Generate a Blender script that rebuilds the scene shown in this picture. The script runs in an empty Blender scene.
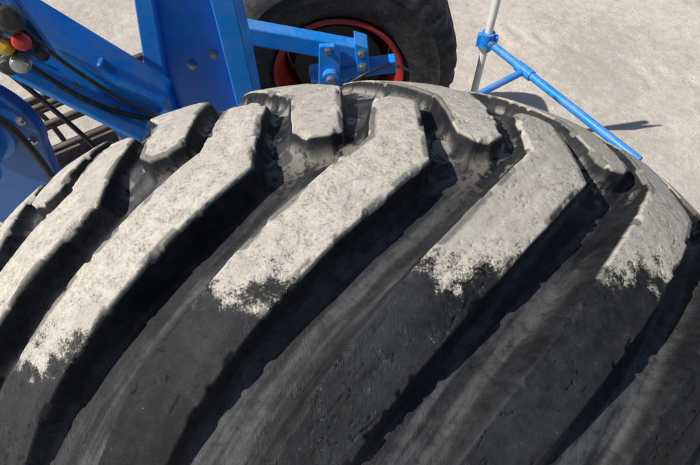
import bpy, bmesh, numpy as np, math
from mathutils import Vector, Matrix
sc=bpy.context.scene
AX=0.67   # axle height
rng=np.random.RandomState(7)

# ---------------- helpers ----------------
def link(o,parent=None):
    sc.collection.objects.link(o)
    if parent is not None: o.parent=parent
    return o
def empty(name,loc=(0,0,0)):
    e=bpy.data.objects.new(name,None); e.location=loc; e.empty_display_size=.1
    return link(e)
class NT:
    def __init__(s,name):
        s.m=bpy.data.materials.new(name); s.m.use_nodes=True
        s.t=s.m.node_tree; s.b=s.t.nodes['Principled BSDF']
    def n(s,typ,**kw):
        x=s.t.nodes.new(typ)
        for k,v in kw.items(): setattr(x,k,v)
        return x
    def l(s,a,b): s.t.links.new(a,b)
    def val(s,sock,v):
        if isinstance(v,(int,float,tuple,list)): sock.default_value=v
        else: s.l(v,sock)
    def math(s,op,a,b=None,c=None,clamp=False):
        x=s.n('ShaderNodeMath',operation=op); x.use_clamp=clamp
        s.val(x.inputs[0],a)
        if b is not None: s.val(x.inputs[1],b)
        if c is not None: s.val(x.inputs[2],c)
        return x.outputs[0]
    def ramp(s,f,a,b,smooth=True):
        x=s.n('ShaderNodeMapRange'); x.interpolation_type='SMOOTHSTEP' if smooth else 'LINEAR'
        s.val(x.inputs[0],f); x.inputs[1].default_value=a; x.inputs[2].default_value=b
        return x.outputs[0]
    def mix(s,f,a,b):
        x=s.n('ShaderNodeMix',data_type='RGBA'); s.val(x.inputs[0],f)
        for i,v in ((6,a),(7,b)):
            if isinstance(v,(tuple,list)): x.inputs[i].default_value=tuple(v)+((1,) if len(v)==3 else ())
            else: s.l(v,x.inputs[i])
        return x.outputs[2]
    def noise(s,vec,scale,detail=4,rough=.6,dist=0):
        x=s.n('ShaderNodeTexNoise'); 
        if vec is not None: s.l(vec,x.inputs['Vector'])
        x.inputs['Scale'].default_value=scale; x.inputs['Detail'].default_value=detail
        x.inputs['Roughness'].default_value=rough; x.inputs['Distortion'].default_value=dist
        return x.outputs[0]
    def voro(s,vec,scale,feature='DISTANCE_TO_EDGE'):
        x=s.n('ShaderNodeTexVoronoi',feature=feature)
        s.l(vec,x.inputs['Vector']); x.inputs['Scale'].default_value=scale
        return x.outputs['Distance']
    def mapping(s,vec,rot=(0,0,0),scale=(1,1,1)):
        x=s.n('ShaderNodeMapping'); s.l(vec,x.inputs[0]); x.inputs['Rotation'].default_value=rot; x.inputs['Scale'].default_value=scale
        return x.outputs[0]
    def bump(s,h,dist,strength=1,prev=None):
        x=s.n('ShaderNodeBump'); s.val(x.inputs['Height'],h); x.inputs['Distance'].default_value=dist; x.inputs['Strength'].default_value=strength
        if prev is not None: s.l(prev,x.inputs['Normal'])
        return x.outputs[0]
    def attr(s,name,out='Fac'):
        x=s.n('ShaderNodeAttribute'); x.attribute_name=name; return x.outputs[out]

def paint(name,col,rough=.38,dust=.35,metal=0.0,dustcol=(.30,.27,.23)):
    t=NT(name); tc=t.n('ShaderNodeTexCoord').outputs['Object']
    geo=t.n('ShaderNodeNewGeometry'); sep=t.n('ShaderNodeSeparateXYZ'); t.l(geo.outputs['Normal'],sep.inputs[0])
    up=t.ramp(sep.outputs[2],-.2,1.0)
    n1=t.noise(tc,9,4,.7); n2=t.noise(tc,60,3,.7)
    f=t.math('MULTIPLY',t.ramp(t.math('ADD',t.math('MULTIPLY',n1,.6),t.math('MULTIPLY',n2,.4)),.40,.68),dust)
    f=t.math('MULTIPLY',f,t.math('ADD',t.math('MULTIPLY',up,.7),.3))
    chips=t.ramp(n2,.69,.71)
    base=t.mix(t.math('MULTIPLY',chips,.7),t.mix(n1,tuple(c*.78 for c in col),tuple(min(1,c*1.15) for c in col)),(.09,.07,.055))
    t.l(t.mix(f,base,dustcol),t.b.inputs['Base Color'])
    t.l(t.math('ADD',t.math('MULTIPLY',f,.5),rough),t.b.inputs['Roughness'])
    t.b.inputs['Metallic'].default_value=metal
    return t.m
BLUE=paint('blue_paint',(.002,.245,.76),.38,.45)
DBLUE=paint('blue_paint_deep',(.002,.12,.42),.42,.4)
RED=paint('red_paint',(.36,.018,.014),.45,.3)
KRED=paint('red_plastic',(.50,.03,.02),.35,.25)
KYEL=paint('yellow_plastic',(.6,.42,.03),.35,.25)
STEEL=paint('zinc_steel',(.45,.45,.44),.35,.4,.8)
IRON=paint('rusty_steel',(.085,.062,.048),.6,.6,.2)
BLACK=paint('black_rubber',(.014,.014,.015),.45,.25)
CREAM=paint('cream_paint',(.80,.77,.68),.5,.15)

def mesh_obj(name,bm,mat,parent=None,bevel=0,smooth=False,loc=None):
    me=bpy.data.meshes.new(name); bmesh.ops.recalc_face_normals(bm,faces=bm.faces[:]); bm.to_mesh(me); bm.free()
    me.materials.append(mat)
    if smooth:
        for p in me.polygons: p.use_smooth=True
    o=bpy.data.objects.new(name,me); link(o,parent)
    if loc: o.location=loc
    if bevel:
        m=o.modifiers.new('bevel','BEVEL'); m.width=bevel; m.segments=3; m.limit_method='ANGLE'; m.harden_normals=False
    return o
def prism(name,poly,y0,y1,mat,parent,bevel=.004,axis='Y'):
    """extruded outline; poly in (x,z)"""
    bm=bmesh.new()
    a=[bm.verts.new((x,y0,z)) for x,z in poly]; b=[bm.verts.new((x,y1,z)) for x,z in poly]
    bm.faces.new(a); bm.faces.new(b[::-1])
    n=len(poly)
    for i in range(n): bm.faces.new((a[i],b[i],b[(i+1)%n],a[(i+1)%n]))
    return mesh_obj(name,bm,mat,parent,bevel)
def beam(name,p,q,w,h,mat,parent,bevel=.005,up=(0,0,1)):
    p=Vector(p);q=Vector(q);d=(q-p);L=d.length;d.normalize()
    s=d.cross(Vector(up)).normalized();u=s.cross(d)
    bm=bmesh.new();vs=[]
    for c in (p,q):
        vs.append([bm.verts.new(c+s*a*w/2+u*b*h/2) for a,b in((-1,-1),(1,-1),(1,1),(-1,1))])
    bm.faces.new(vs[0]);bm.faces.new(vs[1][::-1])
    for i in range(4): bm.faces.new((vs[0][i],vs[1][i],vs[1][(i+1)%4],vs[0][(i+1)%4]))
    return mesh_obj(name,bm,mat,parent,bevel)
def tube(name,pts,r,mat,parent,cyc=False,res=12,bez=False):
    cu=bpy.data.curves.new(name,'CURVE');cu.dimensions='3D';cu.bevel_depth=r;cu.bevel_resolution=5;cu.use_fill_caps=True
    sp=cu.splines.new('NURBS' if bez else 'POLY');sp.points.add(len(pts)-1)
    for i,p in enumerate(pts): sp.points[i].co=(*p,1)
    if bez: sp.order_u=4;sp.use_endpoint_u=True;sp.resolution_u=8
    sp.use_cyclic_u=cyc
    cu.materials.append(mat)
    o=bpy.data.objects.new(name,cu);link(o,parent);
    dg=bpy.context.evaluated_depsgraph_get()
    me=bpy.data.meshes.new_from_object(o.evaluated_get(dg));
    for pl in me.polygons: pl.use_smooth=True
    n=bpy.data.objects.new(name,me);bpy.data.objects.remove(o);n.name=name;link(n,parent)
    if not me.materials: me.materials.append(mat)
    return n
def lathe(name,prof,mat,parent,axis_p,axis_d,seg=48,smooth=True,ring=False):
    """prof: (radius, along) list"""
    d=Vector(axis_d).normalized();a=d.orthogonal().normalized();b=d.cross(a);P=Vector(axis_p)
    bm=bmesh.new();rings=[]
    for r,z in prof:
        rings.append([bm.verts.new(P+d*z+(a*math.cos(2*math.pi*k/seg)+b*math.sin(2*math.pi*k/seg))*max(r,1e-4)) for k in range(seg)])
    n=len(rings)
    for i in range(n if ring else n-1):
        for k in range(seg): bm.faces.new((rings[i][k],rings[i][(k+1)%seg],rings[(i+1)%n][(k+1)%seg],rings[(i+1)%n][k]))
    if not ring: bm.faces.new(rings[0][::-1]);bm.faces.new(rings[-1])
    o=mesh_obj(name,bm,mat,parent)
    if smooth:
        for p in o.data.polygons: p.use_smooth=len(p.vertices)==4
        m=o.modifiers.new('es','EDGE_SPLIT');m.split_angle=math.radians(35)
    return o
def bolt(name,p,d,r,parent,mat=None):
    return lathe(name,[(r*1.5,0),(r*1.5,r*.25),(r,r*.26),(r,r*1.1)],mat or STEEL,parent,p,d,6,False)

# ---------------- numpy noise ----------------
G=rng.rand(256,256)
def vnoise(x,y,seed=0):
    x=x+seed*17.31;y=y+seed*7.77
    xi=np.floor(x).astype(int);yi=np.floor(y).astype(int);fx=x-xi;fy=y-yi
    fx=fx*fx*(3-2*fx);fy=fy*fy*(3-2*fy)
    a=G[xi%256,yi%256];b=G[(xi+1)%256,yi%256];c=G[xi%256,(yi+1)%256];d=G[(xi+1)%256,(yi+1)%256]
    return (a*(1-fx)+b*fx)*(1-fy)+(c*(1-fx)+d*fx)*fy
def fbm(x,y,o=4,seed=0,g=.5):
    s=0;a=1;t=0
    for k in range(o): s=s+a*vnoise(x*2**k,y*2**k,seed+k*3);t+=a;a*=g
    return s/t
def sstep(a,b,x):
    t=np.clip((x-a)/(b-a),0,1);return t*t*(3-2*t)

# ---------------- big flotation tyre ----------------
R=.67;W=.3214;H=.277;N=2.2205
PD=14.15
def build_tyre(parent):
    # profile
    uu=np.linspace(-1,1,6001); yy=W*np.sin(uu*math.pi/2); 
    rr=R-H+H*np.sqrt(np.maximum(1-(np.abs(yy)/W)**N,0))
    t=np.linspace(0,1,400)[1:]
    sy=W+.012*np.sin(t*math.pi)-.065*t**2; sr=(R-H)-.065*t
    yy=np.concatenate([-sy[::-1],yy,sy]); rr=np.concatenate([sr[::-1],rr,sr])
    ss=np.concatenate([[0],np.cumsum(np.hypot(np.diff(yy),np.diff(rr)))])
    ns=int(ss[-1]/.0015)
    sg=np.linspace(0,ss[-1],ns); py=np.interp(sg,ss,yy); pr=np.interp(sg,ss,rr)
    ty=np.gradient(py,sg);tr=np.gradient(pr,sg);l=np.hypot(ty,tr);ny=-tr/l;nr=ty/l
    # theta
    dn=math.radians(56)
    th=np.concatenate([np.arange(-dn,dn,.0021),np.linspace(dn,2*math.pi-dn,480,endpoint=False)])
    nt=len(th)
    thw=(th+math.pi)%(2*math.pi)-math.pi; deg=np.degrees(thw)
    edge=64.;inside=2*edge/PD; rest=(26-inside)/(360-2*edge)
    ph=np.where(np.abs(deg)<=edge,deg/PD,np.sign(deg)*(edge/PD+(np.abs(deg)-edge)*rest))
    P=R*math.radians(PD)
    X=(ph*P)[:,None]+0*py[None,:]; Y=py[None,:]+0*X
    Xn=(R*thw)[:,None]+0*Y
    wx=(fbm(Xn/.06,Y/.06,2,1)-.5)*.0026+(fbm(Xn/.014,Y/.014,3,5)-.5)*.0013
    wy=(fbm(Xn/.06,Y/.06,2,9)-.5)*.0026+(fbm(Xn/.014,Y/.014,3,13)-.5)*.0013
    XX=X+wx;YY=Y+wy
    near=np.array([(-.3185,-.292),(-.251,-.292),(.0704,.026),(.0731,.128),(.060,.139),(.040,.142),(.0242,.131),(.0159,.058)])
    far=near.copy();far[:,1]=.205-far[:,1];far[:,0]-=P/2
    def cut(poly,ymax):
        out=[]
        n=len(poly)
        for i in range(n):
            a=poly[i];b=poly[(i+1)%n]
            ia=a[1]<=ymax;ib=b[1]<=ymax
            if ia: out.append(a)
            if ia!=ib: out.append(a+(b-a)*(ymax-a[1])/(b[1]-a[1]))
        return np.array(out)
    far=cut(far,.292)
    def sdf(poly,x,y):
        n=len(poly);d=np.full(x.shape,1e9);ins=np.zeros(x.shape,bool)
        for i in range(n):
            a=poly[i];b=poly[(i+1)%n];e=b-a
            wx_=x-a[0];wy_=y-a[1]
            t=np.clip((wx_*e[0]+wy_*e[1])/(e@e),0,1)
            d=np.minimum(d,(wx_-e[0]*t)**2+(wy_-e[1]*t)**2)
            c=((a[1]>y)!=(b[1]>y))&(x<(b[0]-a[0])*(y-a[1])/((b[1]-a[1])+1e-12)+a[0])
            ins^=c
        return np.where(ins,1,-1)*np.sqrt(d)
    base=np.round(XX/P)
    S=np.full(X.shape,-1.);ID=np.zeros(X.shape)
    for poly,off,ks in ((near,0,range(-1,4)),(far,1000,range(-1,4))):
        for k in ks:
            idx=base+k
            s_=sdf(poly,XX-idx*P,YY)
            m=s_>S;S=np.where(m,s_,S);ID=np.where(m,idx+off,ID)
    D=np.interp(py,[-.315,-.29,-.24,-.20,-.16,-.10,-.02,.05,.08,.20,.26,.315],[0,.005,.012,.022,.032,.040,.041,.030,.020,.020,.012,0])[None,:]
    ww=.0075
    t=S/ww+1
    k=.075
    def smax0(x): return np.where(x>k,x,np.where(x<-k,0,(x+k)**2/(4*k)))
    h=1-smax0(1-smax0(t))
    fil=.13*np.exp(-np.maximum(-S-ww*.85,0)/.006)
    h=np.clip(np.maximum(h,np.where(S<-ww*.8,fil,0)),0,1)
    lugrand=np.sin(ID*12.9898)*43758.5453;lugrand=lugrand-np.floor(lugrand)
    lid=np.where(ID>500,0,ID)
    bnd=-.072-.026*np.clip(1-lid,0,2.2)-.010*(lugrand-.5)
    nb=(fbm(Xn/.03,Y/.03,4,21,.6)-.5)
    dust=sstep(-.026,.026,Y-bnd+nb*.085)
    rel=(fbm(Xn/.06,Y/.06,3,31)-.5)*.0016
    chip=sstep(.62,.68,fbm(Xn/.018,Y/.018,3,51))*sstep(.005,0,S)*.0040
    crust=dust*(.0002+.0006*fbm(Xn/.005,Y/.005,2,71))
    cut_=sstep(.016,.0,np.abs(fbm((Xn+Y)/.05,(Xn-Y)/.012,2,151)-.5))*sstep(.57,.63,fbm(Xn/.035,Y/.035,2,161))*.0022
    top=(rel-chip+crust-cut_-.002*lugrand)
    fl=(fbm(Xn/.05,Y/.05,3,81)-.5)*.0012
    off=-D*(1-h)+h*top*np.clip(D/.02,.3,1)+(1-h)*fl*np.clip(D/.03,0,1)
    rad=pr[None,:]+nr[None,:]*off; yv=py[None,:]+ny[None,:]*off
    V=np.stack([rad*np.sin(th)[:,None],yv,rad*np.cos(th)[:,None]],-1).reshape(-1,3)
    I=np.arange(nt)[:,None]*ns; J=np.arange(ns-1)[None,:]; I2=((np.arange(nt)+1)%nt)[:,None]*ns
    F=np.stack([I+J,I2+J,I2+J+1,I+J+1],-1).reshape(-1,4)
    me=bpy.data.meshes.new('tyre_tread')
    me.vertices.add(len(V));me.vertices.foreach_set('co',V.astype(np.float32).ravel())
    me.loops.add(F.size);me.loops.foreach_set('vertex_index',F.astype(np.int32).ravel())
    me.polygons.add(len(F));me.polygons.foreach_set('loop_start',np.arange(0,F.size,4,dtype=np.int32))
    me.polygons.foreach_set('loop_total',np.full(len(F),4,dtype=np.int32))
    me.polygons.foreach_set('use_smooth',np.ones(len(F),bool))
    me.update(calc_edges=True)
    def at(name,a):
        x=me.attributes.new(name,'FLOAT','POINT');x.data.foreach_set('value',a.astype(np.float32).ravel())
    area=sstep(.45,.62,fbm(Xn/.05,Y/.05,3,101))*(1-.8*dust)
    q=(Xn-Y)*.707;p_=(Xn+Y)*.707
    streak=fbm(p_/.10,q/.010,4,111,.6)
    crown=sstep(.0,.10,Y)
    patch=sstep(.52,.57,.5*fbm(p_/.05,q/.016,4,121,.6)+.5*fbm(Xn/.02,Y/.02,3,131,.6))*crown
    film=(1-sstep(.15,.6,h))
    at('lugh',h);at('dust',dust);at('area',area);at('film',sstep(.35,.75,streak)*film);at('patch',patch*film)
    at('big',.6*fbm(Xn/.07,Y/.07,3,141)+.4*fbm(p_/.08,q/.01,3,143))
    at('rim',sstep(.012,.0,S)*sstep(.42,.60,fbm(Xn/.03,Y/.03,3,171)))
    x=me.attributes.new('tc','FLOAT_VECTOR','POINT')
    x.data.foreach_set('vector',np.stack([Xn+wx*1.5,sg[None,:]-sg[-1]/2+wy*1.5,np.broadcast_to(off,Xn.shape)],-1).astype(np.float32).ravel())
    o=bpy.data.objects.new('tyre_tread',me);link(o,parent)
    me.materials.append(tyre_mat())
    return o

def tyre_mat():
    t=NT('worn_dusty_rubber')
    tc=t.attr('tc','Vector');h=t.attr('lugh');du=t.attr('dust');area=t.attr('area');film=t.attr('film');big=t.attr('big');patch=t.attr('patch');rim=t.attr('rim')
    mid=t.noise(tc,75,7,.76)
    m1=t.mapping(tc,(0,0,math.radians(-15)),(1,.17,.4))
    cw=t.ramp(t.voro(m1,300),.0,.045)
    cr=t.math('SUBTRACT',1.,t.math('MULTIPLY',t.math('SUBTRACT',1.,cw),t.math('MULTIPLY',area,t.ramp(mid,.46,.56))))
    onlug=t.ramp(h,.84,.97)
    sp=t.noise(tc,430,3,.75)
    d=t.ramp(t.math('ADD',du,t.math('ADD',t.math('MULTIPLY',t.math('SUBTRACT',mid,.5),2.2),t.math('MULTIPLY',t.math('SUBTRACT',sp,.5),1.5))),.12,.70)
    d=t.math('MULTIPLY',d,t.ramp(du,.0,.25))
    d=t.math('MULTIPLY',d,onlug)
    d=t.math('MULTIPLY',d,t.math('SUBTRACT',1.,t.math('MULTIPLY',t.ramp(t.math('ADD',rim,t.math('SUBTRACT',mid,.5)),.35,.75),.6)))
    d=t.math('MULTIPLY',d,t.math('ADD',t.math('MULTIPLY',cr,.5),.5))
    # rubbed, gritty coat
    d=t.math('MULTIPLY',d,t.math('ADD',t.math('MULTIPLY',t.ramp(t.math('ADD',t.math('MULTIPLY',sp,.6),t.math('MULTIPLY',mid,.4)),.34,.47),.35),.65))
    fleck=t.math('MULTIPLY',t.ramp(t.math('ADD',t.math('MULTIPLY',mid,.5),t.math('MULTIPLY',sp,.5)),.60,.68),.35)
    d=t.math('MAXIMUM',d,t.math('MULTIPLY',fleck,onlug))
    film2=t.math('MULTIPLY',film,t.ramp(mid,.2,.65))
    dust_col=t.mix(t.ramp(t.math('ADD',t.math('MULTIPLY',mid,.6),t.math('MULTIPLY',sp,.4)),.36,.60),(.32,.292,.245),(.57,.53,.455))
    dust_col=t.mix(t.math('MULTIPLY',t.ramp(big,.42,.62),.6),dust_col,(.40,.372,.32))
    rub=t.mix(t.ramp(t.math('ADD',t.math('MULTIPLY',mid,.6),t.math('MULTIPLY',big,.4)),.35,.68),(.006,.006,.007),(.030,.031,.034))
    rub=t.mix(t.math('SUBTRACT',1.,cr),rub,(.003,.003,.003))
    col=t.mix(film2,rub,(.085,.085,.086))
    col=t.mix(t.math('MULTIPLY',patch,t.ramp(mid,.40,.5)),col,(.27,.25,.22))
    col=t.mix(d,col,dust_col)
    t.l(col,t.b.inputs['Base Color'])
    t.l(t.math('ADD',t.math('MULTIPLY',d,.3),.66,clamp=True),t.b.inputs['Roughness'])
    t.b.inputs['Specular IOR Level'].default_value=.25
    hh=t.math('ADD',t.math('MULTIPLY',cr,.6),t.math('ADD',t.math('MULTIPLY',mid,1.2),t.math('MULTIPLY',sp,.5)))
    t.l(t.bump(hh,.0010,.65),t.b.inputs['Normal'])
    return t.m

big=empty('agricultural_tire',(0,0,AX))
build_tyre(big)
lathe('rim',[(.335,-.262),(.342,-.262),(.335,-.24),(.30,-.22),(.29,-.10),(.285,.10),(.30,.22),(.335,.24),(.342,.262),(.335,.262),(.27,.10),(.27,-.10)],DBLUE,big,(0,0,0),(0,1,0),64,ring=True)
lathe('wheel_disc',[(.12,-.11),(.14,-.13),(.20,-.10),(.268,-.06),(.268,-.045),(.12,-.09)],BLUE,big,(0,0,0),(0,1,0),64,ring=True)
lathe('hub',[(.02,-.17),(.06,-.17),(.07,-.15),(.125,-.10),(.125,-.08),(.07,-.06),(.07,.3),(.05,.3)],DBLUE,big,(0,0,0),(0,1,0),32)
for k in range(8):
    a=k*math.pi/4
    bolt('wheel_nut',(.16*math.cos(a),-.118,.16*math.sin(a)),(0,-1,0),.012,big)

# ---------------- second wheel with the red rim ----------------
w2=empty('wheel_with_red_rim',(-.01,1.40,.444))
def tyre2(parent):
    bm=bmesh.new();seg=160
    prof=[(.235,-.115),(.250,-.135),(.275,-.148),(.300,-.158),(.335,-.164),(.365,-.162),(.372,-.166),(.395,-.160),(.418,-.148),(.434,-.130),(.441,-.105),(.444,-.07),(.444,.07),(.441,.105),(.434,.130),(.418,.148),(.395,.160),(.365,.162),(.30,.158),(.25,.135),(.235,.115)]
    rings=[]
    for k in range(seg):
        a=2*math.pi*k/seg;ring=[]
        for j,(r,y) in enumerate(prof):
            g=0
            if 7<=j<=16 and (k%4)<2: g=-.009
            rr=r+g
            ring.append(bm.verts.new((rr*math.cos(a),y,rr*math.sin(a))))
        rings.append(ring)
    for k in range(seg):
        A=rings[k];B=rings[(k+1)%seg]
        for j in range(len(prof)-1): bm.faces.new((A[j],A[j+1],B[j+1],B[j]))
    t=NT('road_worn_rubber');tc=t.n('ShaderNodeTexCoord').outputs['Object']
    n=t.noise(tc,14,5,.7);n2=t.noise(tc,70,4,.7)
    t.l(t.mix(t.ramp(t.math('ADD',t.math('MULTIPLY',n,.6),t.math('MULTIPLY',n2,.4)),.40,.66),(.010,.010,.011),(.06,.056,.052)),t.b.inputs['Base Color'])
    t.b.inputs['Roughness'].default_value=.75
    t.l(t.bump(n2,.002,.5),t.b.inputs['Normal'])
    o=mesh_obj('tyre',bm,t.m,parent,smooth=True)
    m=o.modifiers.new('es','EDGE_SPLIT');m.split_angle=math.radians(40)
tyre2(w2)
lathe('rim_flange',[(.219,-.10),(.238,-.118),(.243,-.140),(.236,-.147),(.226,-.142),(.216,-.112),(.208,-.09),(.203,-.02),(.203,.10),(.215,.10)],RED,w2,(0,0,0),(0,1,0),72,ring=True)
lathe('rim_disc',[(.05,.03),(.09,.025),(.14,.04),(.201,.05),(.201,.06),(.05,.06)],RED,w2,(0,0,0),(0,1,0),64,ring=True)
lathe('dark_inner_drum',[(.10,-.06),(.165,-.06),(.170,-.055),(.170,.02),(.10,.02)],BLACK,w2,(0,0,0),(0,1,0),64)  # black drum filling the inside of the red rim
lathe('hub',[(.02,-.12),(.045,-.12),(.055,-.105),(.055,.0),(.09,.0),(.09,.2),(.06,.2)],DBLUE,w2,(0,0,0),(0,1,0),32)
for k in range(6):
    a=k*math.pi/3+.2
    bolt('wheel_nut',(.10*math.cos(a),-.061,.10*math.sin(a)),(0,-1,0),.010,w2)

# ---------------- blue implement frame ----------------
fr=empty('blue_implement_frame',(0,0,0))
prism('post_plate',[(-.31,1.60),(-.235,1.60),(-.222,.83),(-.225,.30),(-.52,.30),(-.515,.75)],.765,.82,BLUE,fr,.006)
prism('post_front_rib',[(-.285,1.60),(-.235,1.60),(-.222,.83),(-.225,.32),(-.275,.32),(-.275,.83)],.725,.763,BLUE,fr,.004)
prism('post_side_rib',[(-.335,1.60),(-.315,1.60),(-.44,.83),(-.45,.32),(-.49,.32),(-.49,.83)],.735,.763,BLUE,fr,.004)
beam('diagonal_beam',(-1.02,.64,1.46),(-.43,.64,.875),.09,.105,BLUE,fr,.01,(0,1,0))
beam('diagonal_beam_flange',(-.92,.585,1.34),(-.45,.585,.875),.012,.128,BLUE,fr,.003,(0,1,0))
beam('upper_beam',(-1.0,.80,1.20),(-.50,.80,1.10),.07,.09,DBLUE,fr,.008)
prism('gusset',[(-.60,.99),(-.50,1.02),(-.44,.92),(-.42,.80),(-.52,.76)],.60,.625,DBLUE,fr,.004)
for p in ((-.56,.577,.985),(-.50,.577,.925),(-.66,.577,1.085)): bolt('bolt',p,(0,-1,0),.008,fr)
for p in ((-.31,.764,.92),(-.37,.764,.89)): bolt('bolt',p,(0,-1,0),.008,fr)
beam('chassis_beam',(-.72,.62,.40),(.55,.62,.40),.12,.12,BLUE,fr,.01)
beam('cross_beam',(-.36,.68,.40),(-.36,1.6,.40),.10,.10,BLUE,fr,.01)
beam('stub_axle',(0,.3,.67),(0,.62,.50),.09,.09,DBLUE,fr,.01)
beam('support_bar',(-.36,1.0,.842),(.055,1.0,.747),.045,.058,BLUE,fr,.006)
prism('support_bracket',[(-.065,.80),(-.02,.80),(-.005,.76),(-.01,.62),(-.06,.60),(-.075,.64)],.955,.972,BLUE,fr,.004)
prism('end_plate',[(.035,.80),(.075,.785),(.08,.70),(.045,.70)],.965,1.03,BLUE,fr,.004)
beam('lower_bar',(-.10,1.02,.655),(.165,1.02,.69),.04,.045,BLUE,fr,.005)
lathe('pivot_pin',[(.014,0),(.014,.09)],STEEL,fr,(-.035,.92,.70),(0,1,0),20)
lathe('pivot_collar',[(.024,0),(.024,.02)],BLUE,fr,(-.035,.935,.70),(0,1,0),24)
bolt('bolt',(.055,.965,.765),(0,-1,0),.009,fr);bolt('bolt',(.06,.965,.72),(0,-1,0),.009,fr)
bolt('bolt',(-.04,.955,.785),(0,-1,0),.008,fr)
cxp,czp,rp=-.785,.925,.135
arc=[(cxp+rp*math.cos(a),czp+rp*math.sin(a)) for a in np.linspace(math.radians(110),math.radians(-25),28)]
prism('round_side_plate',arc+[(-.68,.78),(-.70,.42),(-.90,.42),(-.95,1.02)],.52,.55,DBLUE,fr,.005)
lathe('drum',[(.02,-.05),(.03,-.05),(.035,-.035),(.060,-.035),(.066,-.03),(.068,-.02),(.082,-.018),(.082,-.004),(.07,-.002),(.07,.07),(.082,.072),(.082,.09)],BLUE,fr,(cxp,.50,czp),(.0,-1,0),48)
for a in np.linspace(math.radians(100),math.radians(-20),5): bolt('bolt',(cxp+.112*math.cos(a),.52,czp+.112*math.sin(a)),(0,-1,0),.007,fr)
tube('return_pipe',[(-.86,.46,1.10),(-.76,.46,1.09),(-.68,.47,1.03),(-.655,.48,.92),(-.67,.49,.78),(-.70,.51,.50)],.008,BLACK,fr,bez=True)
# ---------------- steel roller with bars (bottom left) ----------------
ro=empty('bar_roller',(-.80,.80,.56))
d=Vector((.8,.35,.12)).normalized();a=d.orthogonal().normalized();b=d.cross(a)
for k in range(16):
    an=2*math.pi*k/16;o=(a*math.cos(an)+b*math.sin(an))*.18
    tube('roller_bar',[tuple(o-d*.55),tuple(o+d*.40)],.009,IRON,ro)
for zz in (-.50,-.28,-.06,.16,.38):
    pts=[tuple(d*zz+(a*math.cos(2*math.pi*k/32)+b*math.sin(2*math.pi*k/32))*.165) for k in range(32)]
    tube('roller_ring',pts,.008,IRON,ro,cyc=True)
tube('roller_shaft',[tuple(-d*.6),tuple(d*.45)],.03,IRON,ro)

# ---------------- hydraulic hoses and couplings ----------------
ho=empty('hydraulic_hoses',(0,0,0))
tube('hose_1',[(-.70,.56,1.22),(-.64,.54,1.12),(-.56,.54,1.00),(-.50,.55,.94),(-.43,.56,.90),(-.37,.62,.84)],.0055,BLACK,ho,bez=True)
tube('hose_2',[(-.62,.53,1.30),(-.56,.52,1.14),(-.50,.52,1.05),(-.44,.56,.93),(-.38,.60,.84),(-.40,.58,.70)],.0045,BLACK,ho,bez=True)
tube('hose_3',[(-.49,.50,.70),(-.48,.50,.80),(-.45,.51,.885),(-.41,.53,.90),(-.37,.57,.84)],.0065,BLACK,ho,bez=True)
tube('hose_4',[(.0,.97,.64),(.03,.93,.70),(.10,.95,.73),(.17,1.0,.70),(.22,1.1,.60)],.005,BLACK,ho,bez=True)
tube('hose_5',[(-.72,.55,1.15),(-.66,.55,1.06),(-.60,.53,.96),(-.56,.53,.86),(-.55,.55,.74),(-.6,.6,.6)],.0055,BLACK,ho,bez=True)
def coupling(p,col,s=1,dd=(.3,-.9,.5)):
    dv=Vector(dd).normalized();q=Vector(p)
    lathe('coupling_body',[(.008*s,-.05*s),(.011*s,-.05*s),(.011*s,-.02*s),(.014*s,-.019*s),(.014*s,-.004*s),(.012*s,-.003*s)],STEEL,ho,q,dv,24)
    lathe('coupling_cap',[(.012*s,-.003*s),(.0155*s,0),(.0155*s,.006*s),(.0145*s,.007*s),(.0145*s,.018*s),(.011*s,.023*s),(.005*s,.025*s)],col,ho,q,dv,24)
coupling((-.561,.50,1.144),KRED,1.0,(.45,-.8,.5));coupling((-.594,.50,1.135),KYEL,1.0,(.35,-.8,.55))
coupling((-.560,.50,1.185),BLACK,1.5,(.5,-.7,.5));coupling((-.583,.50,1.103),STEEL,1.1,(.3,-.9,.3))
coupling((-.600,.50,1.165),KRED,.9,(.3,-.6,.8));coupling((-.610,.51,1.095),BLACK,1.1,(.2,-.9,.2))
coupling((-.545,.51,1.115),BLACK,.8,(.5,-.8,.1))
beam('coupling_bracket',(-.72,.545,1.13),(-.55,.545,1.15),.012,.13,DBLUE,ho,.003)

# ---------------- marker pole and tubular arm on the right ----------------
arm=empty('blue_tubular_arm',(0,0,0))
A=(.524,1.30,.565);B=(.86,.70,.575)
tube('tube_main',[A,B],.0135,BLUE,arm)
tube('tube_branch',[(.621,1.127,.566),(.44,1.02,.555),(.30,.80,.42),(.28,.64,.42)],.012,BLUE,arm)
lathe('tube_joint',[(.018,-.035),(.018,.035)],BLUE,arm,(.621,1.127,.567),Vector(B)-Vector(A),20)
lathe('clamp',[(.019,-.035),(.024,-.033),(.024,.033),(.019,.035)],BLUE,arm,A,(0,0,1),24)
beam('clamp_lug',(.49,1.31,.565),(.56,1.29,.565),.02,.05,BLUE,arm,.004)
bolt('bolt',(.535,1.265,.575),(.2,-1,.2),.008,arm);bolt('bolt',(.51,1.27,.55),(0,-1,.2),.008,arm)
pole=empty('marker_pole',(.524,1.30,0))
tube('pole',[(0,0,.0),(0,0,1.0)],.0135,CREAM,pole)
prism('shadow_caster_board',[(-.09,.82),(.09,.82),(.09,.98),(-.09,.98)],-.022,-.016,CREAM,pole,.002)  # out-of-view board added on the pole to cast a patch of ground shadow

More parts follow.
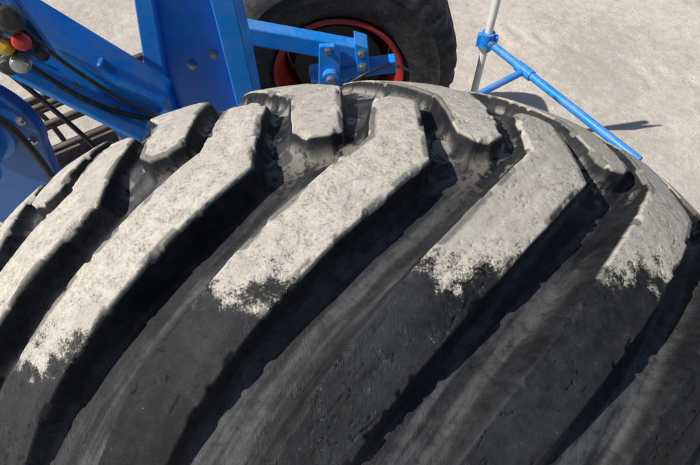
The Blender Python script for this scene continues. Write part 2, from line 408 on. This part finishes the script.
# ---------------- ground ----------------
def ground():
    nx,ny=420,400
    def axis(n,c,near,far):
        t=np.linspace(-1,1,n);return c+near*t+np.sign(t)*(far-near)*np.abs(t)**11
    xs=axis(nx,.3,3.0,300);ys=axis(ny,1.9,2.6,300)
    Xg,Yg=np.meshgrid(xs,ys,indexing='ij')
    fade=np.exp(-((Xg-.3)**2+(Yg-1.6)**2)/60)
    Z=(fbm(Xg/.5+50,Yg/.5+50,3,91)-.5)*.016*fade
    a=math.radians(28)
    for c0 in (2.2,3.35):
        u=(Xg*math.cos(a)-Yg*math.sin(a));v=(Xg*math.sin(a)+Yg*math.cos(a))-c0
        inside=sstep(.26,.20,np.abs(v))
        bars=sstep(-.2,.5,np.sin((u+np.abs(v)*.9)*2*math.pi/.15+2*fbm(Xg/.2,Yg/.2,2,95)))
        wear=sstep(.38,.6,fbm(Xg/.35+9,Yg/.35+4,3,97))
        Z-=inside*(.003+bars*.006*wear)*fade
    Z+=(fbm(Xg/.04+50,Yg/.04+50,2,93)-.5)*.0030*fade
    Z-=Z.max()
    V=np.stack([Xg,Yg,Z],-1).reshape(-1,3)
    I=np.arange(nx-1)[:,None]*ny;J=np.arange(ny-1)[None,:]
    F=np.stack([I+J,I+ny+J,I+ny+J+1,I+J+1],-1).reshape(-1,4)
    me=bpy.data.meshes.new('ground');me.from_pydata(V.tolist(),[],F.tolist())
    me.polygons.foreach_set('use_smooth',np.ones(len(F),bool))
    o=bpy.data.objects.new('ground',me);link(o)
    t=NT('dusty_ground');tc=t.n('ShaderNodeTexCoord').outputs['Object']
    n1=t.noise(tc,1.8,3,.65);n2=t.noise(tc,22,5,.80)
    vz=t.voro(tc,62,'F1')
    f=t.math('ADD',t.math('MULTIPLY',n1,.45),t.math('MULTIPLY',n2,.55))
    c=t.mix(t.ramp(f,.36,.64),(.42,.366,.312),(.60,.537,.468))
    stm=t.math('MULTIPLY',t.ramp(vz,.22,.14),t.ramp(n2,.52,.58))
    c=t.mix(t.math('MULTIPLY',stm,.75),c,(.31,.28,.25))
    t.l(c,t.b.inputs['Base Color']);t.b.inputs['Roughness'].default_value=.95;t.b.inputs['Specular IOR Level'].default_value=.2
    hh=t.math('ADD',n2,t.math('MULTIPLY',stm,.5))
    t.l(t.bump(hh,.011,.7),t.b.inputs['Normal']);me.materials.append(t.m)
ground()

# ---------------- light ----------------
S=Vector((-.66,-.12,.73)).normalized()
L=bpy.data.lights.new('sun','SUN');L.energy=5;L.angle=math.radians(.5);L.color=(1,.965,.90)
lo=bpy.data.objects.new('sun',L);link(lo);lo.rotation_euler=S.to_track_quat('Z','Y').to_euler();lo.location=(-5,0,8)
w=bpy.data.worlds.new('World');sc.world=w;w.use_nodes=True
sk=w.node_tree.nodes.new('ShaderNodeTexSky');sk.sky_type='NISHITA';sk.sun_disc=False
sk.sun_elevation=math.asin(S.z);sk.sun_rotation=math.atan2(S.x,S.y)
bg=w.node_tree.nodes['Background'];w.node_tree.links.new(sk.outputs[0],bg.inputs[0]);bg.inputs[1].default_value=.08

# ---------------- camera ----------------
cx,cy,cz,pit,yaw,roll,f=(-.0119,-.2922,1.0144,.9677,.0261,-.0038,509.7)
Fv=Vector((math.sin(yaw)*math.cos(pit),math.cos(yaw)*math.cos(pit),-math.sin(pit)))
Rt=Vector((math.cos(yaw),-math.sin(yaw),0));U=Rt.cross(Fv)
R2=Rt*math.cos(roll)+U*math.sin(roll);U2=U*math.cos(roll)-Rt*math.sin(roll)
cam=bpy.data.cameras.new('camera');co=bpy.data.objects.new('camera',cam);link(co)
M=Matrix((R2,U2,-Fv)).transposed().to_4x4();M.translation=Vector((cx,cy,cz+AX));co.matrix_world=M
cam.sensor_width=36;cam.lens=f/700*36;cam.clip_start=.01;cam.clip_end=1000
sc.camera=co
sc.view_settings.view_transform='Standard';sc.view_settings.look='None';sc.view_settings.exposure=0
